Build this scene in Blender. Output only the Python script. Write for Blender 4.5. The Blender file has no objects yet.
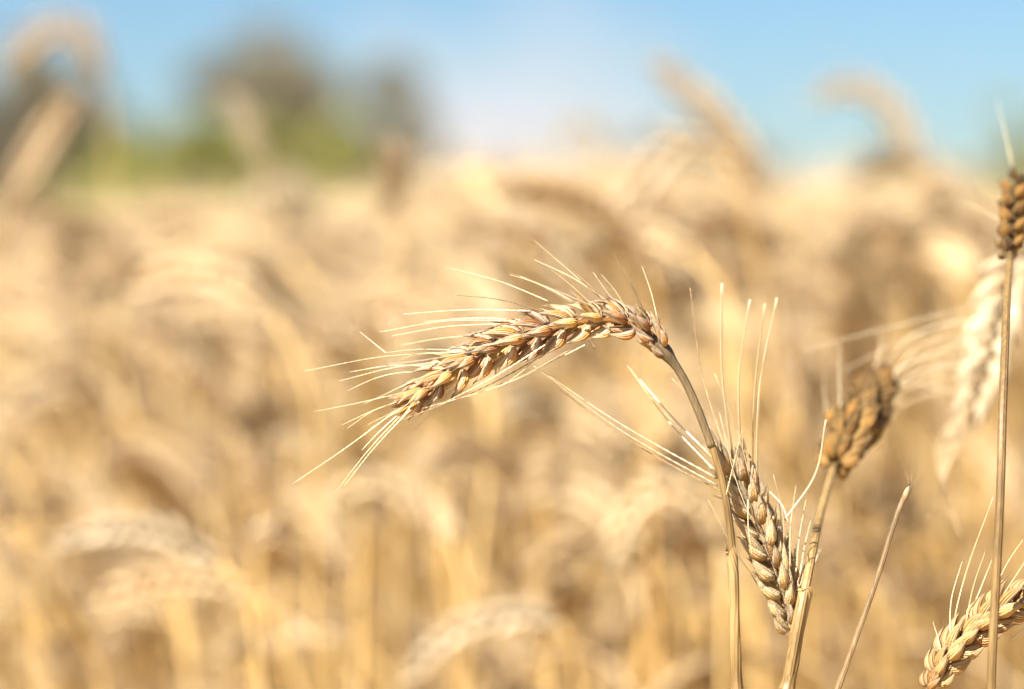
import bpy, math, random
import numpy as np
from mathutils import Vector, Matrix
R = math.radians
random.seed(7); rng = np.random.default_rng(7)
scn = bpy.context.scene
COL = scn.collection

# ------------------------------------------------------------------ camera
CAM_Z = 0.93
LENS, SENS, W, H = 100.0, 36.0, 1024, 689
FPX = LENS / SENS * W
HORIZON = 212.0
PITCH = math.atan((H / 2 - HORIZON) / FPX)
FOCUS = 0.85
cam_d = bpy.data.cameras.new('camera'); cam = bpy.data.objects.new('camera', cam_d); COL.objects.link(cam)
cam.location = (0, 0, CAM_Z); cam.rotation_euler = (math.pi / 2 - PITCH, 0, 0)
cam_d.lens = LENS; cam_d.sensor_width = SENS; cam_d.clip_start = 0.02; cam_d.clip_end = 6000
cam_d.dof.use_dof = True; cam_d.dof.focus_distance = FOCUS; cam_d.dof.aperture_fstop = 4.9
scn.camera = cam
FWD = Vector((0, math.cos(PITCH), -math.sin(PITCH))); UP = Vector((0, math.sin(PITCH), math.cos(PITCH)))
def P(px, py, d=FOCUS):
    return Vector((0, 0, CAM_Z)) + FWD * d + Vector((1, 0, 0)) * ((px - W / 2) / FPX * d) + UP * ((H / 2 - py) / FPX * d)

# ------------------------------------------------------------------ light
SUN = Vector((-0.43, -0.52, 0.77)).normalized()
sun_el = math.asin(SUN.z); sun_az = math.atan2(SUN.x, SUN.y)
world = bpy.data.worlds.new('World'); scn.world = world; world.use_nodes = True
nt = world.node_tree; N = nt.nodes; L = nt.links
for n in list(N): N.remove(n)
wo = N.new('ShaderNodeOutputWorld'); bg = N.new('ShaderNodeBackground'); bg.inputs['Strength'].default_value = 0.055
sky = N.new('ShaderNodeTexSky'); sky.sky_type = 'NISHITA'; sky.sun_disc = False
sky.sun_elevation = sun_el; sky.sun_rotation = sun_az; sky.altitude = 300; sky.air_density = 1.0; sky.dust_density = 0.3; sky.ozone_density = 3.0
tc = N.new('ShaderNodeTexCoord'); mp = N.new('ShaderNodeMapping'); mp.vector_type = 'TEXTURE'
cdir = Vector(((512 - W / 2) / FPX, 1, (HORIZON - 135) / FPX)).normalized()
mp.inputs['Location'].default_value = cdir; mp.inputs['Scale'].default_value = (0.072, 0.6, 0.050)
vl = N.new('ShaderNodeVectorMath'); vl.operation = 'LENGTH'
nz = N.new('ShaderNodeTexNoise'); nz.inputs['Scale'].default_value = 28.0; nz.inputs['Detail'].default_value = 5
ms0 = N.new('ShaderNodeMath'); ms0.operation = 'MULTIPLY_ADD'; ms0.inputs[1].default_value = 1.1
cr = N.new('ShaderNodeValToRGB'); cr.color_ramp.elements[0].position = 0.42; cr.color_ramp.elements[0].color = (1, 1, 1, 1); cr.color_ramp.elements[1].position = 1.0; cr.color_ramp.elements[1].color = (0, 0, 0, 1)
hz = N.new('ShaderNodeMath'); hz.operation = 'MULTIPLY'; hz.inputs[1].default_value = 0.62
mx = N.new('ShaderNodeMix'); mx.data_type = 'RGBA'; mx.inputs[7].default_value = (4.1, 4.25, 4.5, 1)
L.new(tc.outputs['Generated'], mp.inputs['Vector']); L.new(tc.outputs['Generated'], nz.inputs['Vector']); L.new(mp.outputs[0], vl.inputs[0]); L.new(nz.outputs['Fac'], ms0.inputs[0]); L.new(vl.outputs['Value'], ms0.inputs[2]); L.new(ms0.outputs[0], hz.inputs[0]); L.new(hz.outputs[0], cr.inputs['Fac'])
L.new(cr.outputs['Color'], mx.inputs[0]); hs = N.new('ShaderNodeMix'); hs.data_type = 'RGBA'; hs.blend_type = 'MULTIPLY'; hs.inputs[0].default_value = 1; hs.inputs[7].default_value = (0.375, 0.48, 0.595, 1)
L.new(sky.outputs['Color'], hs.inputs[6]); L.new(hs.outputs[2], mx.inputs[6]); L.new(mx.outputs[2], bg.inputs['Color']); L.new(bg.outputs[0], wo.inputs['Surface'])
sd = bpy.data.lights.new('sun', 'SUN'); sd.energy = 4.5; sd.angle = R(0.5); sd.color = (1.0, 0.95, 0.87)
so = bpy.data.objects.new('sun', sd); COL.objects.link(so); so.rotation_euler = SUN.to_track_quat('Z', 'Y').to_euler(); so.location = (-3, -2, 6)
scn.view_settings.view_transform = 'Standard'; scn.view_settings.look = 'None'; scn.view_settings.gamma = 1; scn.view_settings.exposure = 1.88
scn.render.engine = 'CYCLES'
scn.cycles.use_denoising = True
scn.cycles.max_bounces = 10; scn.cycles.diffuse_bounces = 7; scn.cycles.transmission_bounces = 5
scn.cycles.sample_clamp_indirect = 6

# ------------------------------------------------------------------ materials
def nodes(name):
    m = bpy.data.materials.new(name); m.use_nodes = True
    t = m.node_tree
    b = t.nodes['Principled BSDF']; o = t.nodes['Material Output']
    return m, t, b, o
def mixc(t, fac, a, b, mode='MIX'):
    n = t.nodes.new('ShaderNodeMix'); n.data_type = 'RGBA'; n.blend_type = mode
    for idx, v in ((0, fac), (6, a), (7, b)):
        if isinstance(v, (int, float)): n.inputs[idx].default_value = v
        elif isinstance(v, tuple): n.inputs[idx].default_value = (*v, 1)
        else: t.links.new(v, n.inputs[idx])
    return n.outputs[2]
def mathn(t, op, a, b=None, c=None):
    n = t.nodes.new('ShaderNodeMath'); n.operation = op; n.use_clamp = False
    for i, v in enumerate((a, b, c)):
        if v is None: continue
        if isinstance(v, (int, float)): n.inputs[i].default_value = v
        else: t.links.new(v, n.inputs[i])
    return n.outputs[0]
def ramp(t, x, pts):
    n = t.nodes.new('ShaderNodeValToRGB'); e = n.color_ramp.elements
    while len(e) < len(pts): e.new(0.5)
    for i, (p, c) in enumerate(pts):
        e[i].position = p; e[i].color = (*c, 1) if isinstance(c, tuple) else (c, c, c, 1)
    t.links.new(x, n.inputs['Fac']); return n.outputs['Color']
def noise(t, vec, scale, detail=3, rough=0.5):
    n = t.nodes.new('ShaderNodeTexNoise'); n.inputs['Scale'].default_value = scale; n.inputs['Detail'].default_value = detail; n.inputs['Roughness'].default_value = rough
    t.links.new(vec, n.inputs['Vector']); return n.outputs['Fac']
def finish(t, b, o, col, rough=0.5, transl=0.2, bump=None, bstr=0.3, bdist=0.0002, spec=0.35):
    t.links.new(col, b.inputs['Base Color']); b.inputs['Roughness'].default_value = rough; b.inputs['Specular IOR Level'].default_value = spec
    if bump is not None:
        n = t.nodes.new('ShaderNodeBump'); n.inputs['Strength'].default_value = bstr; n.inputs['Distance'].default_value = bdist
        t.links.new(bump, n.inputs['Height']); t.links.new(n.outputs[0], b.inputs['Normal'])
    if transl > 0:
        tr = t.nodes.new('ShaderNodeBsdfTranslucent'); t.links.new(col, tr.inputs['Color'])
        ms = t.nodes.new('ShaderNodeMixShader'); ms.inputs[0].default_value = transl
        t.links.new(b.outputs[0], ms.inputs[1]); t.links.new(tr.outputs[0], ms.inputs[2]); t.links.new(ms.outputs[0], o.inputs['Surface'])

# 'part_uv' attribute: x = around, y = along, z = random tone of the husk ; w unused
def ear_material(name, c_lo, c_mid, c_hi, pale, stain=0.5, stain_col=(0.10, 0.075, 0.055), vary=0.0):
    m, t, b, o = nodes(name)
    a = t.nodes.new('ShaderNodeAttribute'); a.attribute_name = 'part_uv'
    s = t.nodes.new('ShaderNodeSeparateXYZ'); t.links.new(a.outputs['Vector'], s.inputs[0])
    g = t.nodes.new('ShaderNodeNewGeometry'); tcn = t.nodes.new('ShaderNodeTexCoord')
    obj = tcn.outputs['Object']
    n1 = noise(t, obj, 260, 4, 0.6)
    tone = mathn(t, 'ADD', mathn(t, 'MULTIPLY', s.outputs['Z'], 0.62), mathn(t, 'MULTIPLY', n1, 0.38))
    if vary:
        oi = t.nodes.new('ShaderNodeObjectInfo')
        tone = mathn(t, 'ADD', tone, mathn(t, 'MULTIPLY', mathn(t, 'SUBTRACT', oi.outputs['Random'], 0.5), vary))
    col = ramp(t, tone, [(0.22, c_lo), (0.48, c_mid), (0.75, c_hi)])
    # fine veins along the husk
    vein = mathn(t, 'SINE', mathn(t, 'MULTIPLY', s.outputs['X'], 88.0))
    vmask = mathn(t, 'MULTIPLY_ADD', vein, 0.5, 0.5)
    col = mixc(t, mathn(t, 'MULTIPLY', vmask, 0.12), col, pale)
    # papery margins and pale tips (x near 0 / .5 are the husk edges)
    edge = mathn(t, 'POWER', mathn(t, 'ABSOLUTE', mathn(t, 'COSINE', mathn(t, 'MULTIPLY', s.outputs['X'], 2 * math.pi))), 5.0)
    tip = ramp(t, s.outputs['Y'], [(0.0, 0.15), (0.25, 0.0), (0.55, 0.05), (0.9, 0.95)])
    pf = mathn(t, 'MAXIMUM', mathn(t, 'MULTIPLY', edge, 0.85), tip)
    pf = mathn(t, 'MULTIPLY', pf, mathn(t, 'MULTIPLY_ADD', noise(t, obj, 700, 2), 1.0, 0.30))
    col = mixc(t, pf, col, pale)
    # weathering blotches
    st = ramp(t, noise(t, obj, 330, 5, 0.65), [(0.66 - 0.14 * stain, 0.0), (0.76 - 0.12 * stain, 1.0)])
    col = mixc(t, mathn(t, 'MULTIPLY', st, 0.8 * min(1, stain + 0.2)), col, stain_col)
    spk = ramp(t, noise(t, obj, 1900, 2), [(0.66, 0.0), (0.72, 1.0)])
    col = mixc(t, mathn(t, 'MULTIPLY', spk, 0.45), col, stain_col)
    hgt = mathn(t, 'ADD', vmask, mathn(t, 'MULTIPLY', noise(t, obj, 1500, 3), 1.5))
    finish(t, b, o, col, 0.6, 0.24, hgt, 0.9, 0.0004, 0.2)
    return m
M = {}
M['gold'] = ear_material('golden_husk', (0.26, 0.080, 0.008), (0.54, 0.215, 0.026), (0.68, 0.37, 0.08), (0.90, 0.79, 0.58), 0.36, (0.10, 0.055, 0.022))
M['grey'] = ear_material('weathered_husk', (0.34, 0.155, 0.04), (0.54, 0.31, 0.10), (0.66, 0.45, 0.185), (0.86, 0.75, 0.53), 0.5, (0.11, 0.075, 0.045))
M['brown'] = ear_material('brown_husk', (0.05, 0.020, 0.005), (0.125, 0.053, 0.011), (0.32, 0.155, 0.033), (0.44, 0.29, 0.11), 0.8, (0.07, 0.045, 0.025))
M['plump'] = ear_material('plump_husk', (0.34, 0.15, 0.035), (0.47, 0.25, 0.075), (0.55, 0.33, 0.125), (0.72, 0.54, 0.30), 0.35)
M['pale'] = ear_material('pale_husk', (0.52, 0.36, 0.18), (0.64, 0.48, 0.28), (0.74, 0.60, 0.39), (0.84, 0.72, 0.52), 0.2)
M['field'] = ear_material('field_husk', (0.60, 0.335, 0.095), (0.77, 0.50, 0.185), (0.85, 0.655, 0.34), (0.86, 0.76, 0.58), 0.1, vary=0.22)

def straw_material(name, c1, c2, c3, dark=0.3, vary=0.0, transl=0.12):
    m, t, b, o = nodes(name)
    a = t.nodes.new('ShaderNodeAttribute'); a.attribute_name = 'part_uv'
    s = t.nodes.new('ShaderNodeSeparateXYZ'); t.links.new(a.outputs['Vector'], s.inputs[0])
    tcn = t.nodes.new('ShaderNodeTexCoord'); obj = tcn.outputs['Object']
    mpn = t.nodes.new('ShaderNodeMapping'); mpn.inputs['Scale'].default_value = (1, 1, 0.08); t.links.new(obj, mpn.inputs['Vector'])
    n1 = noise(t, mpn.outputs[0], 900, 4, 0.6); n2 = noise(t, obj, 45, 3)
    tone = mathn(t, 'ADD', mathn(t, 'MULTIPLY', n1, 0.5), mathn(t, 'MULTIPLY', n2, 0.5))
    tone = mathn(t, 'ADD', tone, mathn(t, 'MULTIPLY', mathn(t, 'SUBTRACT', s.outputs['Z'], 0.5), 0.3))
    if vary:
        oi = t.nodes.new('ShaderNodeObjectInfo')
        tone = mathn(t, 'ADD', tone, mathn(t, 'MULTIPLY', mathn(t, 'SUBTRACT', oi.outputs['Random'], 0.5), vary))
    col = ramp(t, tone, [(0.32, c1), (0.5, c2), (0.68, c3)])
    st = ramp(t, noise(t, obj, 210, 4, 0.7), [(0.60, 0.0), (0.72, 1.0)])
    col = mixc(t, mathn(t, 'MULTIPLY', st, dark), col, (0.13, 0.085, 0.045))
    ridge = mathn(t, 'SINE', mathn(t, 'MULTIPLY', s.outputs['X'], 2 * math.pi * 9))
    finish(t, b, o, col, 0.45, transl, mathn(t, 'ADD', ridge, mathn(t, 'MULTIPLY', n1, 2.0)), 0.4, 0.0002, 0.4)
    return m
M['stem'] = straw_material('ripe_stalk', (0.15, 0.09, 0.032), (0.27, 0.17, 0.062), (0.40, 0.27, 0.115), 0.35)
M['neck'] = straw_material('olive_stalk', (0.085, 0.06, 0.035), (0.17, 0.115, 0.055), (0.32, 0.22, 0.10), 0.7)
M['old'] = straw_material('weathered_stalk', (0.13, 0.08, 0.035), (0.25, 0.16, 0.075), (0.42, 0.29, 0.15), 0.45)
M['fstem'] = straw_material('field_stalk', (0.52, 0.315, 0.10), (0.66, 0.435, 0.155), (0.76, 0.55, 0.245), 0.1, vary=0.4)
M['leaf'] = straw_material('dry_leaf', (0.54, 0.39, 0.20), (0.67, 0.51, 0.29), (0.77, 0.63, 0.41), 0.2, vary=0.4, transl=0.35)
M['awn'] = straw_material('pale_awn', (0.66, 0.48, 0.24), (0.80, 0.66, 0.42), (0.88, 0.78, 0.58), 0.1, transl=0.15)
M['dawn'] = straw_material('shaded_awn', (0.16, 0.10, 0.05), (0.32, 0.21, 0.10), (0.66, 0.48, 0.24), 0.45, transl=0.1)  # darker copy of the awn straw: shade on some awns painted into the tone
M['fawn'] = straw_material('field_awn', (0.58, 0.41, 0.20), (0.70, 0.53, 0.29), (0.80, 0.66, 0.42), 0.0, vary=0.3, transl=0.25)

# ------------------------------------------------------------------ mesh collecting
class MB:
    def __init__(s): s.v = []; s.f = []; s.a = []
    def grid(s, rings, attrs, closed=True, cap=True):
        n = len(rings[0]); b0 = len(s.v)
        for r_, a_ in zip(rings, attrs): s.v.extend(r_); s.a.extend(a_)
        for j in range(len(rings) - 1):
            for i in range(n if closed else n - 1):
                k = (i + 1) % n
                s.f.append((b0 + j * n + i, b0 + j * n + k, b0 + (j + 1) * n + k, b0 + (j + 1) * n + i))
        if closed and cap:
            s.f.append(tuple(b0 + i for i in range(n))[::-1]); m_ = b0 + (len(rings) - 1) * n
            s.f.append(tuple(m_ + i for i in range(n)))
    def mesh(s, name, mat):
        me = bpy.data.meshes.new(name); me.from_pydata([tuple(v) for v in s.v], [], s.f)
        at = me.attributes.new('part_uv', 'FLOAT_VECTOR', 'POINT')
        at.data.foreach_set('vector', np.array(s.a, dtype=np.float32).ravel())
        me.polygons.foreach_set('use_smooth', [True] * len(me.polygons))
        me.materials.append(mat); me.update(); return me
    def build(s, name, mat, parent=None, origin=None):
        if origin is not None: s.v = [Vector(v) - origin for v in s.v]
        o = bpy.data.objects.new(name, s.mesh(name, mat)); COL.objects.link(o)
        if parent is not None: o.parent = parent
        return o

def catmull(pts, n):
    pts = [Vector(p) for p in pts]
    q = [pts[0] * 2 - pts[1]] + pts + [pts[-1] * 2 - pts[-2]]
    out = []; m = len(pts) - 1
    for i in range(n + 1):
        u = i / n * m; k = min(int(u), m - 1); t = u - k
        a, b, c, d = q[k:k + 4]
        out.append(0.5 * ((2 * b) + (c - a) * t + (2 * a - 5 * b + 4 * c - d) * t * t + (3 * b - a - 3 * c + d) * t ** 3))
    # even arc length
    acc = [0]
    for i in range(n): acc.append(acc[-1] + (out[i + 1] - out[i]).length)
    tot = acc[-1]; res = []; k = 0
    for i in range(n + 1):
        s_ = tot * i / n
        while k < n - 1 and acc[k + 1] < s_: k += 1
        f = (s_ - acc[k]) / max(1e-9, acc[k + 1] - acc[k]); res.append(out[k].lerp(out[k + 1], min(1, f)))
    return res
def length(p): return sum((p[i + 1] - p[i]).length for i in range(len(p) - 1))
def tangent(p, i):
    a = p[max(0, i - 1)]; b = p[min(len(p) - 1, i + 1)]; return (b - a).normalized()

def tube(mb, pts, rad, sides=8, tone=None, bumps=None):
    tone = random.random() if tone is None else tone
    n = len(pts); ref = Vector((0.3, -1, 0.2)).normalized(); rings = []; at = []
    for i, p in enumerate(pts):
        T = tangent(pts, i)
        S = T.cross(ref)
        if S.length < 1e-3: S = T.orthogonal()
        S.normalize(); B = T.cross(S)
        ref = -B if False else ref
        r = rad(i / (n - 1)) if callable(rad) else rad
        rings.append([p + (S * math.cos(2 * math.pi * k / sides) + B * math.sin(2 * math.pi * k / sides)) * r for k in range(sides)])
        at.append([(k / sides, i / (n - 1), tone) for k in range(sides)])
    mb.grid(rings, at)

PROF_T = [0, .07, .18, .34, .52, .68, .82, .93, 1.0]; PROF_R = [.42, .70, .92, 1.0, .86, .61, .35, .16, .02]
def husk(mb, base, D, out, Ln, Wd, Th, tone=None, sides=12, rings=9, keel=0.22, bulge=0.10, shell=False, wob=0.0):
    """one floret: a plump keeled teardrop; shell=True gives the open boat shape of a glume"""
    tone = random.random() if tone is None else tone
    side = D.cross(out).normalized(); out = side.cross(D).normalized()
    R_, A_ = [], []
    for j in range(rings):
        u = j / (rings - 1); t = np.interp(u, np.linspace(0, 1, 9), PROF_T); r = float(np.interp(t, PROF_T, PROF_R))
        c = base + D * (Ln * t) + out * (Ln * bulge * (math.sin(math.pi * min(1, t * 1.05)) - 0.35 * t))
        ring, att = [], []
        for k in range(sides):
            if shell: th = math.pi * (-0.06 + 1.12 * k / (sides - 1))
            else: th = 2 * math.pi * k / sides
            kk = 1 + keel * max(0, math.sin(th)) ** 8
            w = 1 + wob * (random.random() - 0.5)
            ring.append(c + side * (Wd / 2 * r * math.cos(th) * w) + out * (Th / 2 * r * math.sin(th) * kk * w))
            att.append((th / (2 * math.pi), t, tone))
        R_.append(ring); A_.append(att)
    mb.grid(R_, A_, closed=not shell)
    return base + D * Ln + out * (-Ln * bulge * 0.3)

def awn_curve(start, d0, d1, ln, n=8, curl=0.0):
    pts = [start]; p = Vector(start); ax = Vector((random.gauss(0, 1), random.gauss(0, 1), random.gauss(0, 1))).normalized()
    for i in range(n):
        f = i / n; d = (d0.lerp(d1, min(1, f * 1.6)) + ax * curl * f * f).normalized(); p = p + d * (ln / n); pts.append(p.copy())
    return pts
def awn(mb, pts, r0=0.00022, sides=4, tone=None, barb=False):
    if barb:
        n_ = len(pts) - 1
        tube(mb, pts, lambda t: (r0 * (1 - .75 * t) + .00003) * (1.35 - .75 * ((round(t * n_)) % 2)), sides, tone); return
    tube(mb, pts, lambda t: r0 * (1 - (0.8 if r0 < .0003 else .45) * t) + 0.00003, sides, tone)

def ear(axis_pts, N0, nsp=19, size=1.0, spread=24, fan=24, q='hi', twist=0.0, awn_len=(0.03, 0.05), awn_p=0.8, awn_r=0.0002, rough=0.0, plump=1.0, open_=1.0, seed=0, lenf=1.0, shag=0, endt=.36):
    """returns (axis tube MB, [spikelet MB], [awn MB]) along the axis, base first"""
    random.seed(seed * 101 + 5)
    npt = 60; ax = catmull(axis_pts, npt); Ltot = length(ax)
    core = MB(); tube(core, ax[:-2], lambda t: 0.0011 * size * (1 - 0.5 * t), 6 if q != 'lo' else 4, 0.3)
    sp, aw = [], []
    sides, rings = {'hi': (14, 11), 'mid': (8, 7), 'lo': (5, 4)}[q]
    for i in range(nsp):
        f = (i / (nsp - 1)) ** 1.12 * 0.91 + 0.005; k = min(npt - 1, int(f * npt)); fr = f * npt - k
        C = ax[k].lerp(ax[k + 1], fr); T = tangent(ax, k)
        S = T.cross(N0); S.normalize(); Nn = S.cross(T)
        tw = twist * f; S, Nn = S * math.cos(tw) + Nn * math.sin(tw), Nn * math.cos(tw) - S * math.sin(tw)
        s = 1 if i % 2 else -1
        end = i == nsp - 1
        sz = size * (0.72 + 0.28 * min(1, f * 6)) * (1 - endt * max(0, (f - 0.70) / 0.30)) * random.uniform(0.92, 1.08)
        a = R(0 if end else spread * open_ * random.uniform(0.8, 1.25) * (1 - 0.55 * max(0, f - .6) / .4) * min(1, .45 + f * 5))
        D = (T * math.cos(a) + S * s * math.sin(a)).normalized()
        B = C + S * s * 0.0007 * size
        mb = MB(); tone0 = random.random()
        Ln = 0.0128 * sz * lenf
        fl = [(-1, .96), (1, .96), (0, 1.04)] if q != 'lo' else [(-1, .96), (1, .96)]
        for (e, lm) in fl:
            an = R(fan * random.uniform(0.75, 1.2)) * e
            d = (D * math.cos(an) + Nn * math.sin(an) + Vector((random.gauss(0, 1), random.gauss(0, 1), random.gauss(0, 1))) * (0.03 + rough)).normalized()
            outv = (S * s * 0.75 + Nn * e * 0.9) if not end else (Nn * (e or 1))
            b0 = B + Nn * e * 0.0013 * sz + D * 0.0008 * (1 if e else 2.2) * sz
            tipp = husk(mb, b0, d, outv, Ln * lm * random.uniform(.93, 1.07), 0.0040 * sz * plump, 0.0035 * sz * plump, min(1, max(0, tone0 + random.uniform(-.3, .3))), sides, rings, 0.3 if q == 'hi' else .22, 0.10, False, 0.05 if q == 'hi' else 0)
            if e and random.random() < awn_p and awn_len[1] > 0:
                m2 = MB(); ln = random.uniform(*awn_len)
                dd = (T * 0.93 + S * s * random.uniform(0.05, 0.42) + Nn * e * random.uniform(0.0, 0.4)).normalized()
                awn(m2, awn_curve(tipp - d * 0.0006, d, dd, ln, 8 if q == 'hi' else (6 if q == 'mid' else 3), random.uniform(0, .25)), awn_r, 5 if q == 'hi' else 3)
                aw.append(m2)
        if q != 'lo':
            for e in (-1, 1):   # the two glumes, open boats outside the florets, ending in a short beak
                an = R(fan * 1.25 * random.uniform(0.85, 1.2)) * e
                d = (D * math.cos(an) + Nn * math.sin(an) + S * s * 0.10).normalized()
                outv = (S * s * 0.55 + Nn * e)
                b0 = B + Nn * e * 0.0019 * sz + S * s * 0.0004
                tp = husk(mb, b0, d, outv, Ln * 0.80 * random.uniform(.9, 1.1), 0.0043 * sz * plump, 0.0040 * sz * plump, min(1, max(0, tone0 + random.uniform(-.35, .35))), sides, rings, 0.35, 0.13, True, 0.04 + rough)
                tube(mb, [tp - d * 0.0008, tp + d * 0.0008 * sz, tp + d * 0.0022 * sz + T * 0.0004], lambda t: 0.00025 * (1 - 0.9 * t), 4, 0.9)
            for j in range(shag):   # torn, curling husk edges
                dv = (D + Nn * random.uniform(-.9, .9) + S * s * random.uniform(0, .8) + T * .4).normalized()
                husk(mb, B + dv * .003, dv, Nn * random.choice((-1, 1)) + S * s * .4, random.uniform(.006, .011), random.uniform(.0010, .0022), .0012, random.uniform(.5, 1), 7, 7, .3, random.uniform(-.25, .3), True, .25)
        sp.append(mb)
    return core, sp, aw

def merge(mbs):
    r = MB()
    for m in mbs:
        b = len(r.v); r.v.extend(m.v); r.a.extend(m.a); r.f.extend(tuple(i + b for i in f) for f in m.f)
    return r

def leaf_blade(mb, base, d0, ln, wd, droop=1.0, tw=1.0, n=10):
    p = Vector(base); d = Vector(d0).normalized(); rings, at = [], []; tone = random.random()
    for i in range(n + 1):
        t = i / n; sdv = d.cross(Vector((0, 0, 1)))
        if sdv.length < 1e-3: sdv = Vector((1, 0, 0))
        sdv.normalize(); nn = sdv.cross(d); a = tw * t * 3
        s2 = sdv * math.cos(a) + nn * math.sin(a); n2 = nn * math.cos(a) - sdv * math.sin(a)
        w = wd * (min(1, 0.5 + t * 3)) * (1 - t ** 2.2) + 0.0003
        ring = [p - s2 * w / 2, p + n2 * w * 0.12 - s2 * w * .1, p + s2 * w / 2, p + s2 * w * .1 + n2 * (w * 0.12 - 0.0003)]
        rings.append(ring); at.append([(0.1, t, tone), (0.3, t, tone), (0.45, t, tone), (0.3, t, tone)])
        p = p + d * (ln / n); d = (d + Vector((0, 0, -1)) * droop * 0.28 + Vector((random.gauss(0, .06), random.gauss(0, .06), 0))).normalized()
    mb.grid(rings, at)

def thing(name, label, cat, loc, group=None, kind=None):
    o = bpy.data.objects.new(name, None); COL.objects.link(o); o.location = loc; o.empty_display_size = 0.02
    o['label'] = label; o['category'] = cat
    if group: o['group'] = group
    if kind: o['kind'] = kind
    return o
def tag(o, label, cat, kind=None, group=None):
    o['label'] = label; o['category'] = cat
    if kind: o['kind'] = kind
    if group: o['group'] = group
    return o

# ------------------------------------------------------------------ setting
def ground():
    mb = MB(); n = 64; rads = [0.0, .5, 1, 2, 4, 8, 16, 32, 64, 128, 400, 1500, 4500]
    rings, at = [], []
    for r in rads[1:]:
        rings.append([Vector((r * math.cos(2 * math.pi * k / n), r * math.sin(2 * math.pi * k / n), 0)) for k in range(n)]); at.append([(0, 0, 0)] * n)
    mb.grid(rings, at, cap=False)
    c = len(mb.v); mb.v.append(Vector((0, 0, 0))); mb.a.append((0, 0, 0))
    for k in range(n): mb.f.append((c, k, (k + 1) % n))
    m, t, b, o = nodes('dry_soil')
    tcn = t.nodes.new('ShaderNodeTexCoord'); ob = tcn.outputs['Object']
    c1 = ramp(t, noise(t, ob, 9, 6, .6), [(0.35, (0.20, 0.13, 0.07)), (0.6, (0.42, 0.29, 0.14))])
    c2 = mixc(t, ramp(t, noise(t, ob, 0.02, 3), [(.4, 0.0), (.6, 1.0)]), c1, (0.5, 0.36, 0.17))
    finish(t, b, o, c2, 0.9, 0, noise(t, ob, 60, 4), 0.6, 0.01)
    g = mb.build('ground', m); g['kind'] = 'structure'; g['label'] = 'dry straw coloured soil under the wheat field'; g['category'] = 'ground'
ground()

# ------------------------------------------------------------------ wheat prototypes for the field
def proto_curves(kind, seed):
    """stalk + ear axis for a plant rooted at the origin, top near z=0.86, nodding towards -X"""
    random.seed(seed)
    Hh = 0.86; lean = random.uniform(-.05, .02)
    if kind == 'nod':      # arch, ear hanging
        r = random.uniform(0.020, 0.032); a_end = R(random.uniform(130, 165))
    elif kind == 'arch':
        r = random.uniform(0.030, 0.048); a_end = R(random.uniform(95, 125))
    elif kind == 'tilt':
        r = random.uniform(0.06, 0.10); a_end = R(random.uniform(45, 75))
    else:
        r = random.uniform(0.12, 0.2); a_end = R(random.uniform(10, 25))
    Le = 0.085; path = []; ang = 0; step = 0.005; total = r * a_end; Ls = max(0.0, total - Le * 0.6) + 0.03
    x, z = 0, 0; pts = [(0, 0)]
    s_all = Ls + Le; k = int(s_all / step)
    for i in range(k):
        f = (i + 1) / k; ang = a_end * f ** 1.2
        x -= math.sin(ang) * step; z += math.cos(ang) * step; pts.append((x, z))
    zt = max(p[1] for p in pts); off = Hh - zt
    cut = int(len(pts) * Ls / s_all)
    P3 = [Vector((p[0] + lean, random.uniform(-.0003, .0003), p[1] + off)) for p in pts]
    st = [Vector((0, 0, 0)), Vector((lean * .15, 0.004, off * .35)), Vector((lean * .6, -0.003, off * .75))] + P3[:cut + 1][::3]
    if (st[-1] - P3[cut]).length > 1e-5: st.append(P3[cut])
    return st, P3[cut:][::4] + ([P3[-1]] if (len(P3[cut:]) - 1) % 4 else [])

def make_proto(kind, seed, q='mid'):
    st, axs = proto_curves(kind, seed)
    stm = MB(); tube(stm, catmull(st, 36 if q == 'mid' else 10), lambda t: 0.0019 - 0.0007 * t, 7 if q == 'mid' else 4)
    core, sp, aw = ear(axs, Vector((0.1, -1, 0.1)).normalized(), 19 if q == 'mid' else 15, 1.05, 24, 26, q, twist=random.uniform(-1.2, 1.2), awn_len=(0.035, 0.06), awn_p=0.85 if q == 'mid' else .6, awn_r=0.00018 if q == 'mid' else 0.00022, seed=seed, plump=1.05 if q == 'mid' else 1.5)
    lfs = []
    random.seed(seed + 77)
    for h in ([0.28, 0.45, 0.62] if q == 'mid' else [0.45, .6]):
        a = random.uniform(0, 6.28); lf = MB(); lfs.append(lf); leaf_blade(lf, (0, 0, h + random.uniform(-.05, .05)), (math.cos(a), math.sin(a), 1.4), random.uniform(.10, .17), 0.007, 1.0, random.uniform(-1, 1), 10 if q == 'mid' else 5)
    return stm, merge([core] + sp), merge(aw), lfs
KINDS = [('nod', 1), ('nod', 2), ('arch', 3), ('arch', 4), ('arch', 5), ('tilt', 6), ('tilt', 7), ('up', 8)]
FIELD_LABEL = 'out of focus ripe wheat plant with whiskered ear, in the blurred crowd behind'
FIELD_GROUP = 'blurred wheat plants crowding the field behind'
def field_z(x, d):
    px = x / d * FPX + 512
    b = -0.013 / (1 + math.exp((px - 430) / 40)) + 0.010 / (1 + math.exp((480 - px) / 40)) + 0.030 * math.exp(-((px - 700) / 190) ** 2) + 0.010 * math.exp(-((px - 330) / 150) ** 2)
    return b
protos = []
for kd, sdv in KINDS:
    a, b_, c_, d_ = make_proto(kd, sdv)
    root = thing('wheat_plant', FIELD_LABEL, 'wheat plant', (0, 0, 0), FIELD_GROUP)
    a.build('stalk', M['fstem'], root); e = b_.build('ear', M['field'], root); c_.build('awns', M['fawn'], e)
    for l_ in d_: l_.build('leaf', M['leaf'], root)
    protos.append(root)
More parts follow.
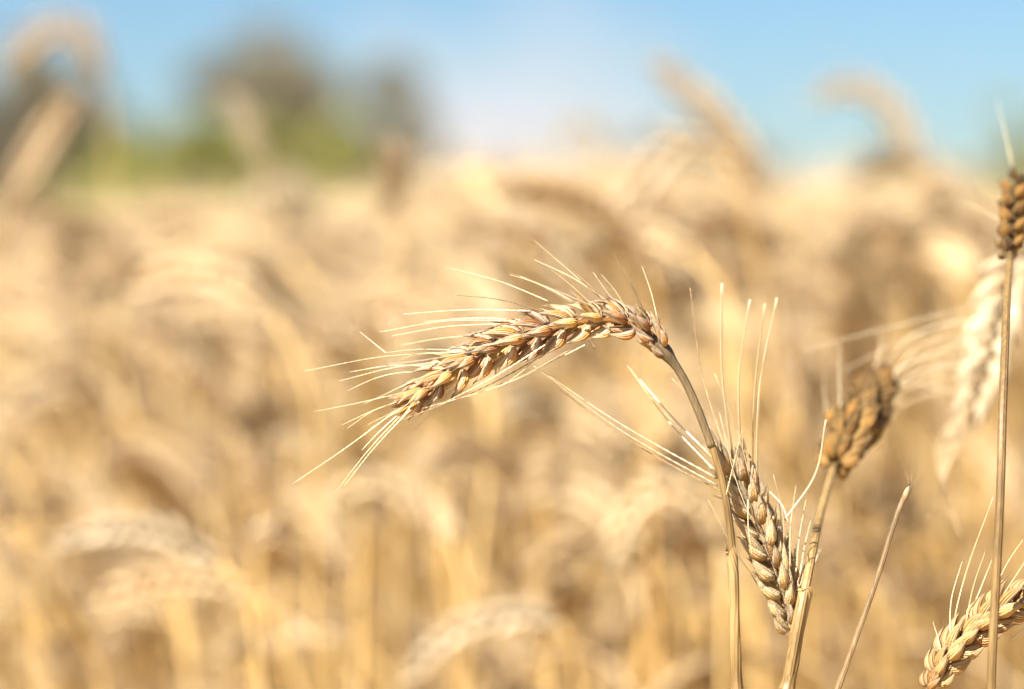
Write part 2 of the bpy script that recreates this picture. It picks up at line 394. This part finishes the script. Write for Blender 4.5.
def dup(root):
    r_ = root.copy(); COL.objects.link(r_)
    for ch in list(root.children):
        c = ch.copy(); COL.objects.link(c); c.parent = r_
        for g in ch.children:
            d = g.copy(); COL.objects.link(d); d.parent = c
    return r_
random.seed(21)
spots = []
NEAR, MIDD = 1.46, 2.3
tries = 0
while len(spots) < 272 and tries < 20000:
    tries += 1
    d = math.sqrt(random.uniform(NEAR ** 2, MIDD ** 2)); x = random.uniform(-1, 1) * (0.185 * d + 0.03)
    if d < 1.6 and x / d * FPX + 512 > 860: continue
    if any((x - s[0]) ** 2 + (d - s[1]) ** 2 < 0.024 ** 2 for s in spots): continue
    spots.append((x, d))
used = set()
for (x, d) in spots:
    k = random.choices(range(8), [2, 2, 2, 3, 3, 3, 3, 2])[0]
    o = protos[k] if k not in used else dup(protos[k]); used.add(k)
    top = random.uniform(0.60, 0.905) if d < 1.95 else random.gauss(0.885, 0.048)
    top += field_z(x, d)
    px_ = x / d * FPX + 512
    if d > 1.8 and px_ > 500 and random.random() < .22: top = CAM_Z + random.uniform(.005, .03) * (1 if px_ < 800 else .7)
    top = min(top, CAM_Z - random.uniform(-0.012, 0.022) + field_z(x, d) * .9)
    s = top / 0.86
    o.location = (x, d, 0); o.scale = (s * random.uniform(.95, 1.1),) * 2 + (s,); o.rotation_euler = (random.gauss(0, .07), random.gauss(-.02, .08), random.gauss(0.1, 1.0))
for k in range(8):
    if k not in used: protos[k].location = (0.1 * k - .3, 2.5, 0)

# the rest of the crop, too many to count: one mesh
def tile(mb, xs):
    V = np.array([tuple(v) for v in mb.v], dtype=np.float32); A = np.array(mb.a, dtype=np.float32)
    out, att = [], []
    for (x, y, s, rz, tx, ty) in xs:
        Mx = np.array(Matrix.Rotation(rz, 3, 'Z') @ Matrix.Rotation(ty, 3, 'Y') @ Matrix.Rotation(tx, 3, 'X'), dtype=np.float32)
        out.append((V * s) @ Mx.T + np.array((x, y, 0), dtype=np.float32))
        B = A.copy(); B[:, 2] = np.clip(B[:, 2] * .55 + random.random() * .5, 0, 1); att.append(B)
    n = len(V); F = []
    tri = [f for f in mb.f if len(f) == 3]; quad = [f for f in mb.f if len(f) == 4]; ng = [f for f in mb.f if len(f) > 4]
    return np.concatenate(out), np.concatenate(att), n, quad, tri, ng
def field_mesh(name, groups):
    """groups: list of (MB, material, transforms)"""
    VV, AA, loops, starts, mats = [], [], [], [], []; vo = 0; lo = 0; mlist = []
    for mb, mat, xs in groups:
        if not xs: continue
        if mat not in mlist: mlist.append(mat)
        v, a, n, quad, tri, ng = tile(mb, xs); VV.append(v); AA.append(a)
        offs = (np.arange(len(xs)) * n + vo)
        for fs, c in ((quad, 4), (tri, 3)):
            if fs:
                q = (np.array(fs, dtype=np.int64)[None] + offs[:, None, None]).reshape(-1, c)
                loops.append(q.ravel()); starts.append(lo + np.arange(len(q)) * c); lo += q.size; mats.append(np.full(len(q), mlist.index(mat)))
        vo += len(v)
    V = np.concatenate(VV); A = np.concatenate(AA); Lp = np.concatenate(loops); St = np.concatenate(starts); Mt = np.concatenate(mats)
    me = bpy.data.meshes.new(name); me.vertices.add(len(V)); me.vertices.foreach_set('co', V.ravel())
    me.loops.add(len(Lp)); me.loops.foreach_set('vertex_index', Lp.astype(np.int32))
    me.polygons.add(len(St)); me.polygons.foreach_set('loop_start', St.astype(np.int32))
    me.polygons.foreach_set('material_index', Mt.astype(np.int32)); me.polygons.foreach_set('use_smooth', np.ones(len(St), dtype=bool))
    at = me.attributes.new('part_uv', 'FLOAT_VECTOR', 'POINT'); at.data.foreach_set('vector', A.ravel())
    for m in mlist: me.materials.append(m)
    me.update(calc_edges=True)
    o = bpy.data.objects.new(name, me); COL.objects.link(o); return o
random.seed(5)
def xf(x, d, lo=0.85, sdv=0.026):
    top = min(lo + field_z(x, d) + random.gauss(0, sdv), CAM_Z - random.uniform(-.010 if d < 4 else 0, .014) + field_z(x, d) * .9)
    return (x, d, top / 0.86, random.gauss(0.1, 0.8), random.gauss(0, .04), random.gauss(-.02, .05))
low = [make_proto(k, s, 'lo') for k, s in (('nod', 11), ('arch', 12), ('arch', 13), ('tilt', 14), ('up', 15))]
sets = [[] for _ in low]
for i in range(3300):      # behind the counted plants, and to both sides of them
    d = math.sqrt(random.uniform(MIDD ** 2, 6.0 ** 2)); x = random.uniform(-1, 1) * (0.195 * d + 0.10)
    sets[random.choices(range(5), [3, 4, 4, 2, 1])[0]].append(xf(x, d, 0.898 if d < 3.4 else 0.880, 0.034))
for i in range(420):
    d = random.uniform(0.9, MIDD); sg = random.choice((-1, 1)); x = sg * (0.20 * d + (0.20 if sg > 0 else 0.09) + random.uniform(0, 0.5))
    sets[random.choices(range(5), [3, 4, 4, 2, 1])[0]].append(xf(x, d))
for i in range(900):     # lower ears under the canopy
    d = math.sqrt(random.uniform(1.85 ** 2, 3.4 ** 2)); x = random.uniform(-1, 1) * (0.19 * d + 0.08)
    t_ = xf(x, d); sets[random.choices(range(5), [3, 3, 3, 3, 1])[0]].append((x, d, random.uniform(.50, .86) / .86) + t_[3:])
gr = []
for pr, xs in zip(low, sets):
    gr += [(pr[0], M['fstem'], xs), (pr[1], M['field'], xs), (pr[2], M['fawn'], xs), (merge(pr[3]), M['leaf'], xs)]
# far crop: ears as bumpy spindles
def tiny(kind, seed):
    st, axs = proto_curves(kind, seed); a = MB(); tube(a, catmull([st[0], st[2]] + st[3:], 6), 0.0022, 3)
    b = MB(); tube(b, catmull(axs, 10), lambda t: 0.0052 * math.sin(math.pi * (0.12 + .8 * t)) ** .6 * (1 + .25 * math.sin(t * 31)), 6)
    c = MB()
    for j in range(7):
        d0 = (axs[-1] - axs[-2]).normalized() + Vector((random.gauss(0, .3), random.gauss(0, .3), random.gauss(0, .3)))
        tube(c, [axs[-2], axs[-2] + d0.normalized() * .07], 0.0006, 3)
    return a, b, c
tn = [tiny('nod', 31), tiny('arch', 32), tiny('tilt', 33), tiny('arch', 34)]
sets_done = True
sets = [[] for _ in tn]
for i in range(9000):
    d = 6 + 39 * random.random() ** 1.3; x = random.uniform(-1, 1) * (0.21 * d + 0.3)
    sets[random.randrange(4)].append(xf(x, d, 0.875, 0.024))
for pr, xs in zip(tn, sets): gr += [(pr[0], M['fstem'], xs), (pr[1], M['field'], xs), (pr[2], M['fawn'], xs)]
fo = field_mesh('wheat_field', gr)
tag(fo, 'ripe golden wheat crop stretching back to the trees, an uncountable blur', 'wheat field', 'stuff')

# ------------------------------------------------------------------ trees on the horizon
def leafmat(name, c1, c2):
    m, t, b, o = nodes(name); tcn = t.nodes.new('ShaderNodeTexCoord')
    c = ramp(t, noise(t, tcn.outputs['Object'], 1.1, 4, .6), [(0.35, c1), (0.65, c2)]); finish(t, b, o, c, .55, .3); return m
M['lf_green'] = leafmat('green_foliage', (0.19, 0.195, 0.045), (0.31, 0.30, 0.08))
M['lf_olive'] = leafmat('olive_foliage', (0.15, 0.135, 0.085), (0.25, 0.22, 0.14))
M['bark'] = leafmat('bark', (0.10, 0.075, 0.05), (0.17, 0.13, 0.09))
def tree(px, py_top, wpx, d, mat, label, cat, seed, n=5000, base_frac=0.25, leaf=0.16):
    random.seed(seed); r2 = np.random.default_rng(seed)
    x = (px - 512) / FPX * d; h = CAM_Z + (HORIZON - py_top) / FPX * d; w = wpx / FPX * d
    root = thing('tree', label, cat, (x, d, 0))
    tk = MB(); tube(tk, catmull([(0, 0, -0.2), (0.05 * w, 0, h * .3), (0, 0.02 * w, h * .75)], 12), lambda t: 0.05 * h * (1 - .8 * t) + .02, 8)
    cl = []
    for i in range(26):
        a = random.uniform(0, math.pi); ro = random.uniform(.25, 1) ** .6 * random.uniform(.75, 1.05)
        c = Vector((math.cos(a) * ro * w * .46, random.uniform(-.35, .35) * w * (1.1 - ro), h * (base_frac + (.92 - base_frac) * math.sin(a) ** .8 * ro))); zf = c.z / h; cl.append((c, random.uniform(.06, .15) * w))
        st = Vector((0, 0.01 * w, max(.15, zf - .3) * h)); tube(tk, catmull([st, st.lerp(c, .5) + Vector((0, 0, -.04 * h)), c], 6), lambda t: 0.016 * h * (1 - .8 * t), 5)
    tk.build('trunk', M['bark'], root)
    cr_ = MB()
    for i in range(n):
        c, rad = random.choice(cl); v = Vector(r2.normal(size=3)).normalized() * rad * random.random() ** .45; v.z *= .8
        p = c + v; s = leaf * random.uniform(.5, 1.2); u = Vector(r2.normal(size=3)).normalized(); q_ = u.orthogonal().normalized()
        b = len(cr_.v); cr_.v += [p - u * s, p + q_ * s * .45, p + u * s, p - q_ * s * .45]; cr_.a += [(0, 0, .5)] * 4; cr_.f.append((b, b + 1, b + 2, b + 3))
    cr_.build('crown', mat, root)
    return root
tree(312, 26, 400, 85, M['lf_olive'], 'large grey olive tree, wide round crown, blurred beyond the wheat', 'tree', 1, 22000, .15)
tree(200, 108, 250, 70, M['lf_green'], 'lower yellow green tree left of the tall olive one', 'tree', 2, 14000, .02, .2)
tree(300, 112, 190, 68, M['lf_green'], 'green bushy tree in front of the tall grey olive tree', 'tree', 3, 14000, .02, .2)
tree(60, 70, 230, 80, M['lf_olive'], 'dark grey olive tree at the left edge behind a slanting ear', 'tree', 4, 9000)
tree(5, 20, 230, 78, M['lf_olive'], 'tallest dark tree cut by the left edge of the picture', 'tree', 5, 14000)
tree(125, 138, 170, 72, M['lf_green'], 'small low green tree between the dark tree and the yellow green tree', 'tree', 6, 8000, .02)
tree(1015, 90, 130, 75, M['lf_green'], 'green tree at the right edge behind the tall stalk', 'tree', 7, 4000, .1)
tree(900, 125, 110, 80, M['lf_green'], 'low green tree left of the one at the right edge', 'tree', 8, 5000, .1)
tree(690, 95, 210, 82, M['lf_olive'], 'faint grey tree seen between the slanted ears right of centre', 'tree', 9, 4200, .1)

# ------------------------------------------------------------------ recognisable blurred plants, each one built where it stands
def extend_down(p, q_, z=0.0, drift=0.1):
    """from p (lowest drawn point) with tangent p-q_ down to the ground"""
    d = (p - q_).normalized(); d = d / max(0.3, -d.z); pts = []; c = Vector(p); steps = [.02, .03, .04, .06, .09, .14, .2, .3]; tot = sum(steps); k = p.z - z
    for i, s_ in enumerate(steps):
        f = math.exp(-i * 0.55); c = c + Vector((d.x * (f * (1 - drift) + drift), d.y * (f * (1 - drift) + drift), -1)) * (k * s_ / tot); pts.append(c.copy())
    return pts[::-1]
def plant(label, stalk_px, ear_px, d, mats, size=1.0, q='mid', d_ear=None, hero=False, awns_px=None, awn_kw=None, stalk_r=(0.0016, 0.0011), group=None, leaf=False, leaf_pts=None, seed=1, N0=None, name='wheat_plant', nlow=1, necks=None, **kw):
    """stalk_px: list of (px,py[,d]) from low to high; ear_px continues from its top"""
    def pp(l, dd): return [P(t[0], t[1], t[2] if len(t) > 2 else dd) for t in l]
    d_ear = d_ear or d
    sp_ = pp(stalk_px, d); ep = pp(ear_px, d_ear)
    low_ = extend_down(sp_[0], sp_[1]); full = low_ + sp_
    if (full[-1] - ep[0]).length > 1e-4: full.append(ep[0])
    root = thing(name, label, 'wheat plant', low_[0], group); O = low_[0]
    stm = MB(); random.seed(seed)
    n_ = 110 if hero else 60
    tube(stm, catmull(full, n_), lambda t: stalk_r[0] + (stalk_r[1] - stalk_r[0]) * max(0, (t - .5) * 2), 12 if hero else 8)
    stm.build('stalk', mats[1], root, O)
    core, sps, aws = ear(ep, (N0 or Vector((0, -1, 0.05))).normalized(), size=size, q=q, seed=seed, **kw)
    e = core.build('ear', mats[0], root, O) if hero else merge([core] + sps).build('ear', mats[0], root, O)
    if hero:
        for m_ in sps: m_.build('spikelet', mats[0], e, O)
        for m_ in aws: m_.build('awn', mats[2], e, O)
    elif aws: merge(aws).build('awns', mats[2], e, O)
    if awns_px:
        for row in awns_px:
            pts = [P(t[0], t[1], t[2]) for t in row[0]]; m_ = MB()
            rr = row[1] if len(row) > 1 else 0.00022; awn(m_, catmull(pts, 46 if rr < .0003 else 16), rr, 5, None, rr < .0003)
            m_.build('awn', row[2] if len(row) > 2 else mats[2], e, O)
    return root, O
FM = (M['field'], M['fstem'], M['fawn']); PM = (M['pale'], M['fstem'], M['fawn']); BM = (M['brown'], M['fstem'], M['fawn']); GM = (M['grey'], M['fstem'], M['fawn'])
AK = dict(awn_len=(.03, .05), awn_p=.6)
plant('bright pale wheat ear lying almost level, low in the left half', [(262, 689), (250, 610), (225, 565)], [(218, 560), (170, 538), (110, 530), (55, 545)], 1.3, PM, seed=41, nsp=19, **AK)
plant('duller wheat ear drooping just under the bright level one', [(300, 689), (285, 640), (262, 600)], [(255, 595), (205, 580), (150, 582), (95, 600)], 1.38, FM, seed=42, **AK)
plant('wheat plant arching over below the whiskers of the sharp curved ear', [(455, 689), (447, 600), (435, 545)], [(432, 538), (410, 500), (370, 484), (330, 500)], 1.38, FM, seed=43, **AK)
plant('wheat plant bent into a pale hoop left of the low weathered ear', [(722, 689), (722, 600), (718, 545)], [(716, 540), (700, 505), (668, 490), (632, 510), (612, 560)], 1.3, FM, seed=44, **AK)
plant('wheat ear rising to the right at the bottom middle', [(580, 689), (570, 640)], [(560, 622), (520, 615), (460, 630), (405, 680)], 1.35, PM, seed=45, **AK)
plant('brown wheat ear slanting up left against the sky, right of centre', [(830, 330), (800, 250), (778, 205)], [(772, 195), (735, 140), (700, 100), (655, 62)], 1.95, GM, size=1.5, seed=46, **AK)
plant('broad pale wheat ear sloping down left under the brown slanted one', [(755, 260), (740, 190), (720, 150)], [(712, 146), (680, 145), (640, 190), (598, 262)], 1.6, PM, size=1.4, seed=47, **AK)
plant('pale wheat ear hooked over against the blue sky at upper right', [(935, 330), (925, 230), (918, 175)], [(915, 165), (898, 118), (860, 90), (815, 96)], 2.05, PM, size=1.35, seed=48, **AK)
plant('wheat ear curling low beneath the pale sky hook at upper right', [(975, 360), (965, 270), (950, 215)], [(945, 205), (925, 170), (890, 160), (850, 180)], 2.1, GM, size=1.35, seed=49, **AK)
plant('tan wheat ear slanting up right at the left edge before the dark trees', [(-30, 320), (-5, 240)], [(8, 200), (30, 165), (52, 130), (72, 98)], 2.1, FM, size=1.4, seed=50, **AK)
plant('blurred wheat ear arching left against the sky in the top left corner', [(112, 360), (112, 200), (105, 90)], [(103, 80), (85, 40), (50, 30), (10, 62)], 2.3, GM, size=1.5, seed=51, **AK)
plant('short bright wheat ear standing up beside the tall olive tree', [(395, 330), (395, 250), (393, 210)], [(393, 205, 1.7), (396, 180, 1.67), (394, 160, 1.62), (388, 148, 1.56)], 1.7, PM, seed=52, size=1.25, **AK)
plant('faint pale wheat ear upright in front of the olive tree', [(285, 330), (275, 230), (268, 180)], [(266, 172, 2.2), (255, 145, 2.2), (240, 112, 2.2), (226, 92, 2.2)], 2.2, PM, seed=53, **AK)
plant('small wheat ear nodding at the rim of the crop under the cloud', [(612, 330), (612, 230), (606, 160)], [(604, 152), (595, 130), (575, 128), (560, 148)], 2.6, PM, seed=54, **AK)
plant('thick wheat plant leaning across the lower left corner', [(120, 760), (95, 660), (50, 585), (15, 535)], [(5, 522), (-30, 480), (-70, 455), (-110, 445)], 1.5, FM, seed=55, **AK)
plant('bright wheat ear tip glowing under the sharp curved ear', [(590, 600), (580, 480), (560, 425)], [(556, 418, 1.6), (545, 402, 1.58), (528, 400, 1.53), (508, 412, 1.5)], 1.6, PM, seed=56, size=1.1, **AK)
plant('pale wheat ear nodding at the foot of the tall olive tree', [(330, 420), (325, 300), (318, 225)], [(314, 212), (300, 188), (272, 184), (245, 205)], 2.2, PM, size=1.2, seed=58, **AK)
plant('wheat ear bowed over at the crop edge below the yellow green trees', [(215, 440), (208, 320), (200, 245)], [(196, 232), (180, 208), (152, 206), (128, 228)], 2.3, FM, size=1.25, seed=59, **AK)
plant('wheat ear arching over the skyline between the hooked ear and the tall right stalk', [(990, 420), (982, 300), (975, 230)], [(970, 215), (955, 190), (928, 186), (905, 205)], 1.9, FM, size=1.2, seed=60, **AK)
plant('blurred wheat ear drooping left of the bare broken straw, under the weathered ear', [(905, 700), (880, 620), (850, 560)], [(845, 550), (815, 535), (785, 560), (765, 610)], 1.6, FM, seed=57, **AK)

# ------------------------------------------------------------------ the sharp plants
D0 = FOCUS
GA, DA = M['awn'], M['dawn']
def A(x0, y0, x1, y1, d0=D0, d1=D0, bend=0.0, r=0.00020, m=None, sx=0):
    mx_, my_ = (x0 + x1) / 2, (y0 + y1) / 2; L_ = math.hypot(x1 - x0, y1 - y0); nx, ny = -(y1 - y0) / L_, (x1 - x0) / L_
    return ([(x0, y0, d0), (mx_ + nx * bend * L_, my_ + ny * bend * L_, (d0 + d1) / 2), (x1, y1, d1)], r, m or GA)
# 1. the curved golden ear
aw1 = [A(548, 301, 450, 268, bend=.03), A(545, 312, 455, 295, bend=.04, m=DA), A(530, 311, 404, 314, bend=.02, r=.00023), A(512, 321, 380, 332, bend=.04), A(500, 324, 392, 336, D0, .845, .03),
       A(450, 372 - 22, 384, 352 + 1, bend=.03), A(386, 353, 360, 332), A(462, 352, 305, 371, bend=.03), A(440, 362, 340, 381, D0, .84, .03), A(430, 366, 350, 372, D0, .86, .04),
       A(402, 400, 342, 425, bend=.02), A(396, 411, 294, 483, bend=-.01, r=.00024), A(402, 414, 338, 489, bend=.02), A(410, 410, 344, 486, .845, .835, .02, .00024), A(398, 415, 362, 450, bend=.02),
       A(572, 303, 508, 272, .855, .87, .03, m=DA), A(592, 305, 552, 270, .845, .85, .02, m=DA), A(612, 305, 535, 260, .86, .865, .04), A(604, 302, 577, 274, bend=.03, m=DA), A(626, 308, 602, 275, .845, .845, .03, m=DA),
       A(650, 326, 614, 256, bend=.03, m=DA), A(560, 346, 402, 420, .842, .835, -.03, m=DA), A(585, 345, 425, 408, .845, .838, -.04, m=GA), A(570, 350, 470, 394, .84, .84, -.04, m=DA), A(545, 345, 440, 405, .84, .836, -.02),
       A(595, 368 - 20, 560, 300, .87, .9, .0, m=DA), A(520, 320, 425, 322, .86, .88, .03), A(480, 335, 402, 345, .86, .875, .02)]
r1, O1 = plant('sharp golden wheat ear arching over to the left on its bent stalk', [(738, 700, D0), (736, 620, D0), (732, 545, D0), (722, 478, D0), (704, 425, D0), (684, 378, D0)],
      [(667, 356), (650, 333), (618, 321), (580, 322), (535, 334), (485, 352), (438, 380), (394, 413)], D0, (M['gold'], M['stem'], GA), size=.80, q='hi', hero=True, seed=3, nsp=23, lenf=1.08, plump=.88, rough=.06, shag=2,
      spread=20, fan=24, N0=Vector((.15, -.92, -.32)), awn_len=(.012, .03), awn_p=.4, awn_r=.00013, awns_px=aw1, stalk_r=(0.00145, 0.0011), twist=0.35)
# dark olive neck sheath below the ear
nk = MB(); tube(nk, catmull([P(712, 447, D0) - O1, P(696, 405, D0) - O1, P(681, 374, D0) - O1, P(665, 352, D0) - O1, P(652, 338, D0) - O1], 30), lambda t: 0.00128 + 0.0011 * math.exp(-((t - .86) / .09) ** 2), 12, .35)
nk.build('neck', M['neck'], r1)
# 2. the weathered ear behind the stalk
dd = .862
aw2 = [A(716, 478, 529, 362, dd, .85, -.02, .00028), A(718, 486, 534, 366, dd, .84, -.03, .00025), A(722, 492, 560, 390, dd, .86, -.03, .0002, DA), A(714, 470, 628, 366, dd, .88, -.03, .00028), A(718, 462, 640, 380, dd, .88, -.02, .0003),
       A(728, 458, 690, 288, dd, .865, -.04, .00018, DA), A(733, 458, 722, 284, dd, .815, -.03, .00044), A(741, 455, 750, 300, dd, .82, -.04, .00038), A(757, 480, 777, 298, dd, .815, -.04, .00040), A(752, 470, 765, 304, dd, .82, -.02, .00034),
       A(735, 470, 676, 362, dd, .91, -.02, .0002), A(785, 520, 826, 420, dd, .84, .10, .00038), A(790, 566, 796, 486, .855, .85, -.03, .00026), A(796, 572, 806, 500, .86, .86, -.02, .00022), A(799, 580, 813, 512, .865, .87, -.02, .0002),
       A(770, 492, 788, 522, .855, .85, -.1, .00026), A(748, 500, 752, 555, .85, .845, .03), A(796, 590, 822, 545, .87, .88, .05), A(725, 500, 742, 430, .85, .84, .0, .00024), A(740, 480, 735, 400, .87, .9, .02, .0002, DA)]
plant('weathered greyish wheat ear standing behind the curved plant\'s stalk, spiky awns raised', [(784, 720, dd), (788, 675, dd), (791, 648, dd)],
      [(793, 632), (783, 590), (765, 540), (745, 495), (727, 456)], dd, (M['grey'], M['stem'], GA), size=.9, q='hi', hero=True, seed=8, nsp=17, spread=20, fan=25, N0=Vector((-.5, -.85, .05)), rough=.17, lenf=1.1, plump=.85, shag=5, awn_len=(.010, .045), awn_p=.35, awn_r=.00014, awns_px=aw2, stalk_r=(.0013, .0009), twist=-.5, d_ear=dd, open_=1.05)
# 3. the stubby dark ear
r3, O3 = plant('stubby dark brown wheat ear, slightly blurred, leaning right on its stalk', [(782, 720, .85), (792, 660, .85), (806, 585, .855), (819, 520, .88), (829, 484, .905)],
      [(834, 468, .925), (846, 440, .935), (862, 410, .955), (871, 392, .975), (876, 382, .995)], .9, (M['brown'], M['stem'], GA), size=1.24, q='hi', hero=True, seed=12, nsp=35, spread=20, fan=23, twist=1.4, endt=.2, rough=.03, awn_r=.00013, N0=Vector((-.8, -.6, -.2)),
      awn_len=(.02, .04), awn_p=.2, stalk_r=(.0017, .0013), plump=.86, lenf=.86, d_ear=.91, open_=1.0)
# 4. the bare straw
def sheath(root, O, pts, r, mat):
    mb = MB(); pts = [P(*p) - O for p in pts]; cv = catmull(pts, 24); n = len(cv); sides = 14; rings, at = [], []
    for i, p in enumerate(cv):
        T = tangent(cv, i); S = T.cross(Vector((0, -1, 0))).normalized(); B = T.cross(S); t = i / (n - 1)
        ring, aa = [], []
        for k in range(sides):
            th = 2 * math.pi * k / (sides - 1) * (1 - .35 * max(0, t - .8) / .2) + t * 1.2
            rr = r * (1 + .10 * math.sin(3 * th + 9 * t) + .9 * max(0, t - .86) + .25 * math.exp(-(t / .04) ** 2))
            ring.append(p + (S * math.cos(th) + B * math.sin(th)) * rr + T * (.0022 * math.sin(th + 1) * (t > .97))); aa.append((k / sides, t, .3 + .5 * t))
        rings.append(ring); at.append(aa)
    mb.grid(rings, at, closed=False); mb.build('leaf_sheath', mat, root, None)
sheath(r1, O1, [(737, 690, D0), (735, 640, D0), (734, 590, D0), (731, 545, D0)], .00162, M['stem'])
sheath(r3, O3, [(787, 690, .85), (794, 650, .8515), (800, 620, .8535), (806, 585, .855)], .0021, M['stem'])
def straw():
    p0 = P(836, 694, .85); low_ = extend_down(p0, P(842, 676, .85)); O = low_[0]
    r_ = thing('wheat_straw', 'bare brown broken straw ending in a ragged tip, no ear', 'straw', O)
    mb = MB(); pts = low_ + [p0, P(857, 636, .85), P(880, 570, .852), P(895, 520, .854), P(908, 488, .856)]
    tube(mb, catmull([p - O for p in pts], 110), lambda t: 0.00112 - 0.00035 * max(0, t - .6) / .4 + .00025 * math.exp(-((t - .93) / .004) ** 2), 10, .45); mb.build('stalk', M['old'], r_)
    tp = MB(); random.seed(4)
    husk(tp, P(904, 500, .855) - O, (P(912, 478, .856) - P(904, 500, .855)).normalized(), Vector((-.7, -.6, .2)), .0055, .0017, .0013, .9, 8, 7, .3, .08, True, .2)
    for j in range(9):
        b0 = P(907 - random.random() * 4, 490 + random.random() * 10, .8555) - O; tube(tp, [b0, b0 + Vector((.0012 + random.gauss(0, .0004), random.gauss(0, .0005), .0025)), b0 + Vector((.0016 + random.gauss(0, .0011), random.gauss(0, .0009), random.uniform(.004, .0075)))], lambda t: .00016 * (1 - .8 * t), 4)
    tp.build('tip', M['old'], r_)
straw()
# 5. tall stalk at the right
plant('tall wheat plant at the right edge, thick upright stalk and a slim upright ear', [(990, 720, .83), (993, 640, .83), (1000, 500, .835), (1003, 400, .845), (1007, 300, .875), (1010, 262, .895)],
      [(1010, 254, .90), (1011, 232, .915), (1014, 204, .935), (1018, 176, .96)], .88, (M['brown'], M['stem'], GA), size=.74, q='hi', hero=True, seed=14, nsp=11, lenf=.95, rough=.12, spread=27, fan=20, awn_len=(.03, .05), awn_p=.35, awn_r=.00016, stalk_r=(.0017, .0012), d_ear=.885, twist=.9)
# 6. plump ear in the corner
aw6 = [A(944, 668, 933, 622, bend=.03, r=.00026), A(950, 640, 962, 562, .85, .845, -.06, .00024), A(966, 622, 985, 552, bend=-.03), A(990, 600, 1030, 530, bend=-.04), A(972, 610, 992, 560, .86, .87), A(1000, 600, 1036, 545), A(1010, 640, 1060, 600)]
plant('plump pale wheat ear lying to the right in the bottom right corner', [(900, 800, .85), (915, 740, .85), (925, 702, .85)],
      [(929, 690), (945, 662), (975, 628), (1015, 604), (1060, 592), (1105, 590)], .85, (M['plump'], M['stem'], GA), size=.78, q='hi', hero=True, seed=15, nsp=19, lenf=1.05, spread=15, fan=26, rough=.04, N0=Vector((.15, -.82, -.5)), awn_len=(.02, .04), awn_p=.15, awns_px=aw6, stalk_r=(.0013, .001), plump=1.05)
# 7. pale blurred ear behind the tall stalk
plant('pale blurred wheat ear hanging behind the tall right stalk, long awns sweeping left', [(1060, 700), (1062, 500), (1060, 330), (1048, 268)],
      [(1040, 258), (1018, 262), (1000, 310), (985, 365), (965, 425)], 1.06, (M['pale'], M['fstem'], M['fawn']), size=1.15, q='mid', seed=16, nsp=20, spread=28, fan=26, awn_len=(.0, .0), awn_p=0,
      awns_px=[([(1003 - i * 1.4, 300 + i * 6.5, 1.02), (925 - i * 1.5, 318 + i * 5 + (i % 3) * 8, .99 + .01 * (i % 4)), (805 + (i * 37) % 80, 350 + (i * 13) % 50 + i * 8, .97 + .012 * (i % 5))], .00022, M['awn']) for i in range(16)]
      + [([(975, 400, 1.02), (955 - i * 3, 450, 1.02), (925 + i * 6, 515 + (i * 17) % 40, .98 + .02 * (i % 3))], .00026, M['awn']) for i in range(7)])
